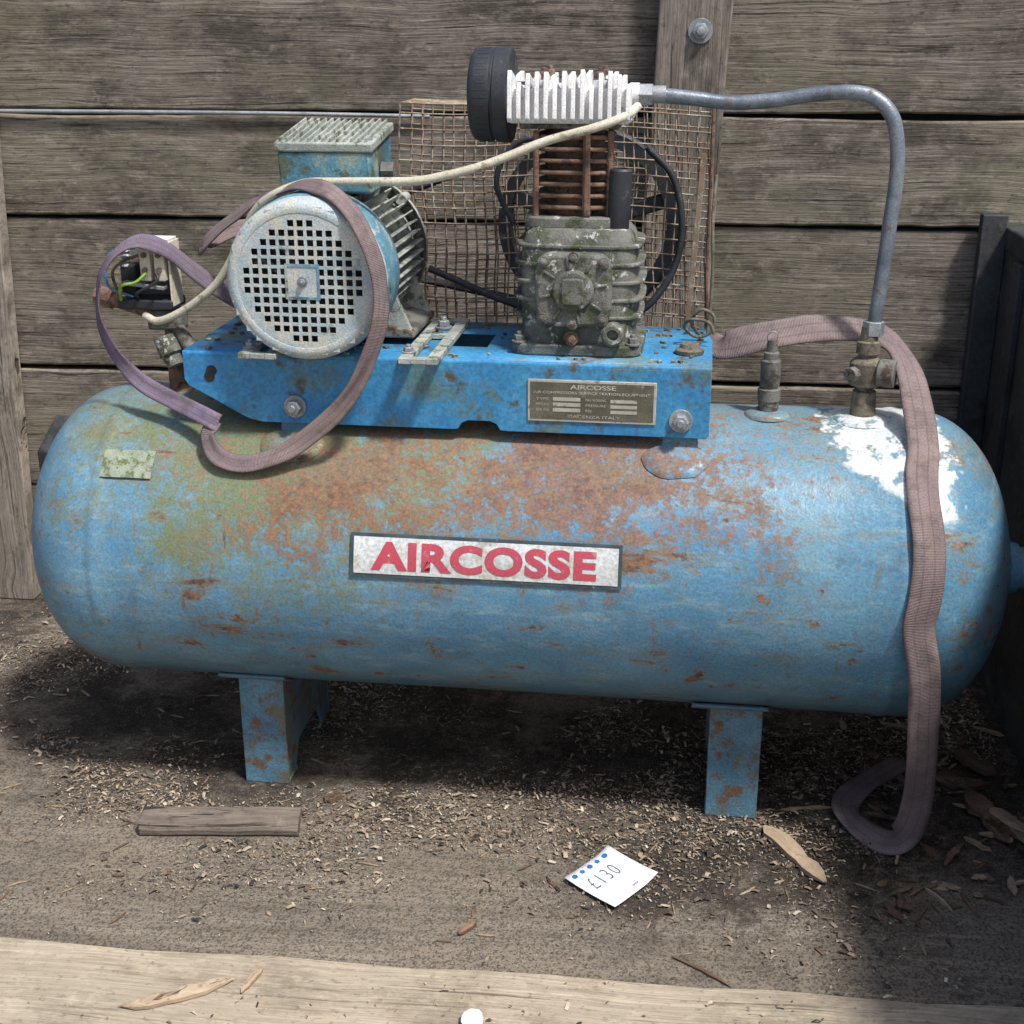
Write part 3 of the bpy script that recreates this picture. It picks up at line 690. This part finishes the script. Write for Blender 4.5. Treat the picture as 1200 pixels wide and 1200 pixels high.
tube('blue_wire',[(-.62,-.03,.83),(-.655,-.045,.85),(-.65,-.04,.9),(-.61,-.03,.91)],.002,M['deck'],AC,8)

# ---- straps ----
LP=[(-.40,.08,.93),(-.47,.05,.93),(-.515,.02,.905),(-.47,-.0,.945),(-.404,-.04,.985),(-.345,-.085,1.012),(-.287,-.125,1.025),(-.232,-.165,1.010),(-.190,-.192,.965),(-.168,-.197,.895),(-.174,-.20,.815),(-.2295,-.195,.712),(-.311,-.186,.636),(-.385,-.188,.606),(-.436,-.186,.612),(-.458,-.174,.640),(-.452,-.160,.662)]
LN=[(-.2,-1,.4),(-.2,-1,.5),(-.7,-.7,.5),(-.5,-.6,.7),(-.4,-.5,.8),(-.2,-.6,1),(.1,-.7,1),(.5,-.8,.8),(.9,-.8,.3),(1,-.7,0),(.8,-.8,0),(.5,-1,.1),(0,-1,.6),(-.1,-1,.8),(-.4,-1,.7),(-.5,-1,.5),(-.3,-1,.5)]
st=ribbon('webbing_strap',LP,LN,.0285,M['strap'],.0024,10,MW,None,.005)
LP2=[(-.441,-.168,.662),(-.462,-.160,.668),(-.490,-.145,.674),(-.534,-.125,.686),(-.585,-.110,.707),(-.628,-.10,.745),(-.656,-.088,.80),(-.652,-.082,.865),(-.628,-.075,.905),(-.592,-.06,.925),(-.555,-.04,.910),(-.527,-.01,.875),(-.49,.02,.835),(-.43,.05,.79)]
LN2=[(-.1,-1,.5),(-.1,-1,.5),(-.1,-1,.6),(-.2,-1,.7),(-.5,-1,.6),(-.9,-.9,.3),(-1,-.8,.1),(-1,-.8,.3),(-.8,-.8,.8),(-.2,-.8,1),(.4,-.8,.8),(.6,-.8,.6),(.5,-.9,.5),(.5,-.9,.5)]
st2=ribbon('purple_section',LP2,LN2,.028,M['strapp'],.0024,10,None,st,.005)
r=TR+.006
RP=[(.25,.20,.70),(.30,.10,.758),(.335,.02,.768),(.40,.015,.786),(.46,.02,.797),(.51,.02,.800),(.565,.015,.797),(.60,-.0,.780),(.622,-.03,.745),(.634,-.068,.700)]
RN=[(0,-.8,1),(0,-.8,1),(0,-.9,.6),(0,-.9,.6),(0,-.9,.6),(0,-.8,.8),(.2,-.6,1),(.5,-.5,1),(.4,-.7,1),(.1,-.6,1)]
for ang in range(64,-5,-11):
    a=R(ang); RP.append((.640+.004*math.sin(ang*.1),-r*math.cos(a),TZ+r*math.sin(a))); RN.append((0.02,-math.cos(a),math.sin(a)))
RP+=[(.652,-.258,.34),(.660,-.252,.26),(.667,-.242,.19),(.668,-.232,.12),(.660,-.222,.055),(.640,-.200,.016),(.606,-.160,.007),(.580,-.112,.010),(.592,-.055,.012),(.640,.015,.010),(.70,.08,.007)]
RN+=[(.05,-1,0),(.1,-1,.1),(.2,-1,.1),(.1,-1,.1),(-.2,-1,.5),(-.3,-.6,1),(-.1,-.2,1),(.2,-.1,1),(.2,.1,1),(0,0,1),(0,0,1)]
ribbon('webbing_strap',RP,RN,.047,M['strap'],.003,8,MW,None,.006)

# ---------------- setting ----------------
def plane(name,x0,x1,y0,y1,z,mat):
    bm=bmesh.new(); v=[bm.verts.new(p) for p in((x0,y0,z),(x1,y0,z),(x1,y1,z),(x0,y1,z))]; bm.faces.new(v); return from_bm(name,bm,mat,None,0)
plane('ground',-60,60,-60,60,-.12,M['ground'])
bm=bmesh.new(); add_box(bm,(-.8,1.6,-.03),(5,4.2,.06)); 
from_bm('plywood_floor',bm,M['floor'],None,0)
bm=bmesh.new()
ed=[( -3.2+i*.1, 1.557+.003*math.sin(i*1.7)+.002*random.uniform(-1,1)) for i in range(40)]
lo=[bm.verts.new((x,y,.0005)) for x,y in ed]; up=[bm.verts.new((x,y,.010)) for x,y in ed]; bk=[bm.verts.new((x,-.4,.010)) for x,y in ed]
for i in range(39):
    bm.faces.new((lo[i],lo[i+1],up[i+1],up[i])); bm.faces.new((up[i],up[i+1],bk[i+1],bk[i]))
from_bm('pale_floor_board',bm,M['ply'],None,0)

W=bpy.data.objects.new('wooden_wall',None); COL.objects.link(W)
lean=0
def plank(name,xa,xb,za,zb,yf,th,mat,parent,axis='x',wob=.004):
    bm=bmesh.new(); n=110 if axis=='x' else 24; rows=[]
    sd=random.uniform(0,100)
    for i in range(n+1):
        t=i/n
        if axis=='x':
            x=xa+(xb-xa)*t
            nz=lambda f,k: (mnoise.noise(Vector((x*f,sd+k,0)))+.6*mnoise.noise(Vector((x*f*7,sd+k,0))))*wob
            a=nz(3,0); b=nz(3,9); c=mnoise.noise(Vector((x*.8,sd+5,0)))*wob
            rows.append([bm.verts.new(q) for q in((x,yf+c,za+a),(x,yf+c,zb+b),(x,yf+th,zb+b),(x,yf+th,za+a))])
        else:
            z=za+(zb-za)*t; a=mnoise.noise(Vector((z*4,sd,0)))*wob; b=mnoise.noise(Vector((z*4,sd+9,0)))*wob
            sh=lean*(z-za)
            rows.append([bm.verts.new(q) for q in((xa+a+sh,yf,z),(xb+b+sh,yf,z),(xb+b+sh,yf+th,z),(xa+a+sh,yf+th,z))])
    for A,B in zip(rows,rows[1:]):
        for k in range(4): bm.faces.new((A[k],A[(k+1)%4],B[(k+1)%4],B[k]))
    bm.faces.new(rows[0]); bm.faces.new(rows[-1])
    return from_bm(name,bm,mat,parent,30,.004)
zs=[(.0,.262),(.268,.534),(.543,.861),(.869,1.073),(1.083,1.31),(1.316,1.50)]
for i,(a,b) in enumerate(zs):
    plank('plank_%d'%i,-3.2,.76,a,b,2.80+random.uniform(-.005,.007),.04,M['wall'],W)
box('wall_backing',(-1.22,2.86,.74),(3.94,.02,1.48),M['dark'],W,0)
lean=.035
pst=plank('wooden_post',-.035,.105,.45,1.5,2.750,.046,M['post'],None,'z')
hexbolt('post_bolt',(.075,2.750,1.235),(0,-1,0),.016,.014,M['steel'],pst)
lathe('post_knot',[(0,0),(0,.018),(.001,.016),(.0015,0)],(.03,2.7515,1.165),(0,-1,0),M['bark'],pst,20)
plank('wooden_post',-1.72,-1.385,0,1.5,2.752,.043,M['post'],None,'z')
tube('steel_rod',[(-2.0,2.788,1.078),(-1.3,2.788,1.079),(-.8,2.788,1.078),(-.45,2.788,1.074)],.0042,M['steel'],None,8,4)
SP=bpy.data.objects.new('steel_side_panel',None); COL.objects.link(SP)
box('panel_sheet',(.70,1.7,.42),(.03,2.2,.84),M['panel'],SP,.003)
box('panel_top_rail',(.706,1.7,.855),(.05,2.2,.045),M['panel'],SP,.005)
for k,yy in enumerate((2.62,2.1,1.5)):
    box('panel_rib_%d'%k,(.679,yy,.44),(.014,.05,.78),M['panel'],SP,.003)
box('panel_corner_angle',(.660,2.776,.45),(.05,.028,.9),M['panel'],SP,.003)

# wood block
bm=bmesh.new(); n=14; rows=[]
for i in range(n+1):
    t=i/n-.5; L=.262; e=mnoise.noise(Vector((t*5,1,1)))*.004
    ring=[]
    for (a,b) in((-.027,.0),(-.029,.012),(-.020,.024),(.0,.029),(.020,.026),(.028,.014),(.027,0)):
        ring.append(bm.verts.new((t*L+mnoise.noise(Vector((a*50,b*60,t)))*.006*(abs(t)>.45),a+e,b+.001)))
    rows.append(ring)
for A,B in zip(rows,rows[1:]):
    for k in range(7): bm.faces.new((A[k],A[(k+1)%7],B[(k+1)%7],B[k]))
bm.faces.new(rows[0]); bm.faces.new(rows[-1])
o=from_bm('wood_block',bm,M['block'],None,35,.002); o.location=(-.676,1.885,.001); o.rotation_euler=(0,0,R(5.5))

# price tag
PT=bpy.data.objects.new('price_tag',None); COL.objects.link(PT); PT.location=(-.030,1.80,.003); PT.rotation_euler=(0,0,R(54))
def tz(u,v): return .003+.020*max(0,(u-.2))**1.5*2+.010*(v)**2+.006*max(0,-u-.3)
bm=bmesh.new(); N_=10; S=.108; g=[[bm.verts.new((S*(i/N_-.5)+.06*(j/N_-.5)*S,S*(j/N_-.5)*.96,tz(i/N_-.5,j/N_-.5))) for j in range(N_+1)] for i in range(N_+1)]
for i in range(N_):
    for j in range(N_): bm.faces.new((g[i][j],g[i+1][j],g[i+1][j+1],g[i][j+1]))
o=from_bm('card',bm,M['paper'],PT,60); md=o.modifiers.new('s','SOLIDIFY'); md.thickness=.0006
def on_card(bm,x0,x1,v0,v1,name,mat):
    for v in bm.verts:
        u=x0+(x1-x0)*v.co.x; w=v0+(v1-v0)*v.co.y
        v.co=Vector((S*u+.06*w*S,S*w*.96,tz(u,w)+.0012))
    return from_bm(name,bm,mat,PT,0)
on_card(text_bm('£130',-.012,1.25),-.34,.24,-.02,.24,'pen_price',M['ink'])
on_card(text_bm('note',.0,1.1),.08,.2,-.38,-.34,'pen_note',M['ink'])
for k in range(5):
    bm=bmesh.new(); bmesh.ops.create_circle(bm,cap_ends=True,radius=.5,segments=5 if k%2 else 14)
    for v in bm.verts: v.co=Vector((v.co.x+.5,v.co.y+.5,0))
    u=-.42+k*.17; on_card(bm,u,u+.10,.36,.45,'dot_%d'%k,M['blueink'])
bm=bmesh.new()
bmesh.ops.create_icosphere(bm,subdivisions=2,radius=.017)
for v in bm.verts: v.co*=1+.35*mnoise.noise(v.co*90); v.co.z*=.45
o=from_bm('paper_scrap',bm,M['paper'],None,15); o.location=(-.20,1.452,.017)

def chips(name,N,sampler,z0,lmin,lmax,seed):
    rnd=random.Random(seed); V=[];F=[];MI=[]
    for i in range(N):
        x,y=sampler(rnd); L=rnd.uniform(lmin,lmax)*(1 if rnd.random()<.86 else 2.3); w=L*rnd.uniform(.12,.5); a=rnd.gauss(0,.9) if rnd.random()<.5 else rnd.uniform(0,math.pi*2)
        tilt=rnd.uniform(-.35,.35); ca,sa=math.cos(a),math.sin(a); z=z0+rnd.uniform(.0008,.004)
        b=len(V); mid=rnd.uniform(.0,.28)*L
        for (p,q,h) in((-.5,-.4,0),(-.45,.5,0),(0,.55,mid),(0,-.5,mid),(.5,.3,0),(.42,-.45,0)):
            lx=p*L*rnd.uniform(.85,1.15); ly=q*w*rnd.uniform(.7,1.2)
            V.append((x+lx*ca-ly*sa,y+lx*sa+ly*ca,z+abs(h)+ (p+.5)*L*max(0,tilt)*.6+(.5-p)*L*max(0,-tilt)*.6))
        F.append((b,b+3,b+2,b+1)); F.append((b+3,b+5,b+4,b+2))
        k=rnd.choices(range(6),(4,5,4.5,1.4,3.5,4))[0]; MI+=[k,k]
    me=bpy.data.meshes.new(name); me.from_pydata(V,[],F); 
    for m_ in CH: me.materials.append(m_)
    me.polygons.foreach_set('material_index',MI); me.update()
    return link(bpy.data.objects.new(name,me))
def inblock(x,y): return abs(x+.676)<.14 and abs(y-1.885)<.035
def samp(r):
    while True:
        x=r.uniform(-1.42,.66); y=r.triangular(1.58,2.78,2.1)
        d=mnoise.noise(Vector((x*2.7,y*3.4,2)))+.6*mnoise.noise(Vector((x*8,y*9,5)))
        if r.random()<.30+d*1.6 and not inblock(x,y): return x,y
chips('wood_shavings',34000,samp,.0,.0018,.0070,3)
def samp2(r):
    while True:
        x=r.uniform(-1.3,.66); y=r.uniform(1.15,1.6)
        if r.random()<.4+mnoise.noise(Vector((x*4,y*5,8))): return x,y
chips('wood_shavings',900,samp2,.0103,.002,.006,4)

def splinter(bm,c,L,w,t,rz,tilt=0,mi=0,seed=0):
    rd=random.Random(seed); rot=Matrix.Rotation(rz,3,'Z')@Matrix.Rotation(tilt,3,'Y'); rows=[]; n=8
    bend=rd.uniform(-.06,.06)*L
    for i in range(n+1):
        u=i/n-.5; k=(1-abs(2*u)**rd.choice((3,6))*.8)*rd.uniform(.7,1.1); off=rd.uniform(-.12,.12)*w+bend*(u*2)**2
        e=rd.uniform(-.02,.02)*L if i in(0,n) else 0
        rows.append([bm.verts.new(Vector(c)+rot@Vector((u*L+e*a*3,off+a*w*k,b*t*k+t*.5))) for a,b in((-.5,-.5),(-.5,.3),(-.1,.5),(.45,.4),(.5,-.5))])
    for A,B in zip(rows,rows[1:]):
        for k in range(5):
            f=bm.faces.new((A[k],A[(k+1)%5],B[(k+1)%5],B[k])); f.material_index=mi
    for q in(rows[0],rows[-1]): f=bm.faces.new(q); f.material_index=mi
def spl(name,c,L,w,t,rz,mat,tilt=0,seed=0):
    bm=bmesh.new(); splinter(bm,(0,0,0),L,w,t,0,tilt,0,seed); o=from_bm(name,bm,mat,None,20); o.location=c; o.rotation_euler=(0,0,rz)
spl('wood_splinter',(.262,1.90,.001),.17,.032,.012,R(-62),M['splint'],0,1)
spl('wood_splinter',(-.605,1.46,.011),.15,.022,.008,R(28),M['splint'],0,2)
spl('wood_splinter',(-.515,1.505,.011),.06,.010,.006,R(75),M['splint'],0,3)
spl('wood_splinter',(.105,1.60,.001),.10,.006,.004,R(-35),M['bark'],0,4)
spl('wood_splinter',(-.235,1.66,.001),.04,.012,.008,R(60),M['bark'],0,5)
spl('wood_splinter',(-.51,1.99,.001),.035,.02,.010,R(50),M['bark'],0,6)
spl('wood_splinter',(.29,2.04,.001),.10,.008,.004,R(12),M['splint'],0,8)
spl('wood_splinter',(-.66,2.28,.001),.08,.02,.012,R(30),M['splint'],0,9)
bm=bmesh.new(); rd=random.Random(11)
for i in range(60):
    x=rd.uniform(.38,.66); yv=rd.uniform(1.75,2.35); 
    splinter(bm,(x,yv,rd.uniform(0,.006)),rd.uniform(.015,.07),rd.uniform(.004,.014),rd.uniform(.003,.008),rd.uniform(0,3.14),rd.uniform(-.12,.12),rd.choice([0,1,1]),i)
for i,(x,yv,L,w,rz) in enumerate(((.585,2.03,.15,.04,-75),(.625,1.99,.13,.028,-60),(.56,2.13,.09,.03,-10),(.60,2.20,.09,.03,-50))):
    splinter(bm,(x,yv,.008),L,w,.016,R(rz),.06,1 if i!=1 else 0,50+i)
from_bm('bark_debris',bm,[M['splint'],M['bark']],None,20)
bm=bmesh.new()
for i in range(380):
    x=rd.uniform(-1.35,.62); yv=rd.triangular(1.6,2.75,1.95)
    if inblock(x,yv): continue
    splinter(bm,(x,yv,.001),rd.uniform(.010,.036),rd.uniform(.0015,.006),rd.uniform(.001,.003),rd.uniform(0,3.14),0,rd.choice([0,1]),200+i)
from_bm('wood_slivers',bm,[M['splint'],M['bark']],None,20)

# ---------------- camera / light ----------------
psi=R(5.85); th=R(19.93)
cam=bpy.data.cameras.new('camera'); co=bpy.data.objects.new('camera',cam); COL.objects.link(co)
co.location=(0,0,1.26)
d=Vector((-math.sin(psi)*math.cos(th),math.cos(psi)*math.cos(th),-math.sin(th)))
co.rotation_euler=d.to_track_quat('-Z','Y').to_euler(); cam.lens=48; cam.sensor_width=36; cam.clip_end=500; cam.clip_start=.05
scene.camera=co
# hazy sun, high, to the right and slightly in front
el=R(60); az=R(-40)
sd=Vector((math.cos(az)*math.cos(el),math.sin(az)*math.cos(el),math.sin(el)))
sl=bpy.data.lights.new('sun','SUN'); sl.energy=4.8; sl.angle=R(6); sl.color=(1,.965,.92)
so=bpy.data.objects.new('sun',sl); COL.objects.link(so); so.location=(3,-3,6); so.rotation_euler=sd.to_track_quat('Z','Y').to_euler()
w=bpy.data.worlds.new('World'); scene.world=w; w.use_nodes=True; nt=w.node_tree; nt.nodes.clear()
sky=nt.nodes.new('ShaderNodeTexSky'); sky.sky_type='NISHITA'; sky.sun_disc=False; sky.sun_elevation=el; sky.sun_rotation=math.atan2(sd.x,sd.y)
sky.dust_density=3.0
bg=nt.nodes.new('ShaderNodeBackground'); bg.inputs[1].default_value=.15; ow=nt.nodes.new('ShaderNodeOutputWorld')
nt.links.new(sky.outputs[0],bg.inputs[0]); nt.links.new(bg.outputs[0],ow.inputs[0])
scene.view_settings.view_transform='Standard'; scene.view_settings.look='None'; scene.view_settings.exposure=0
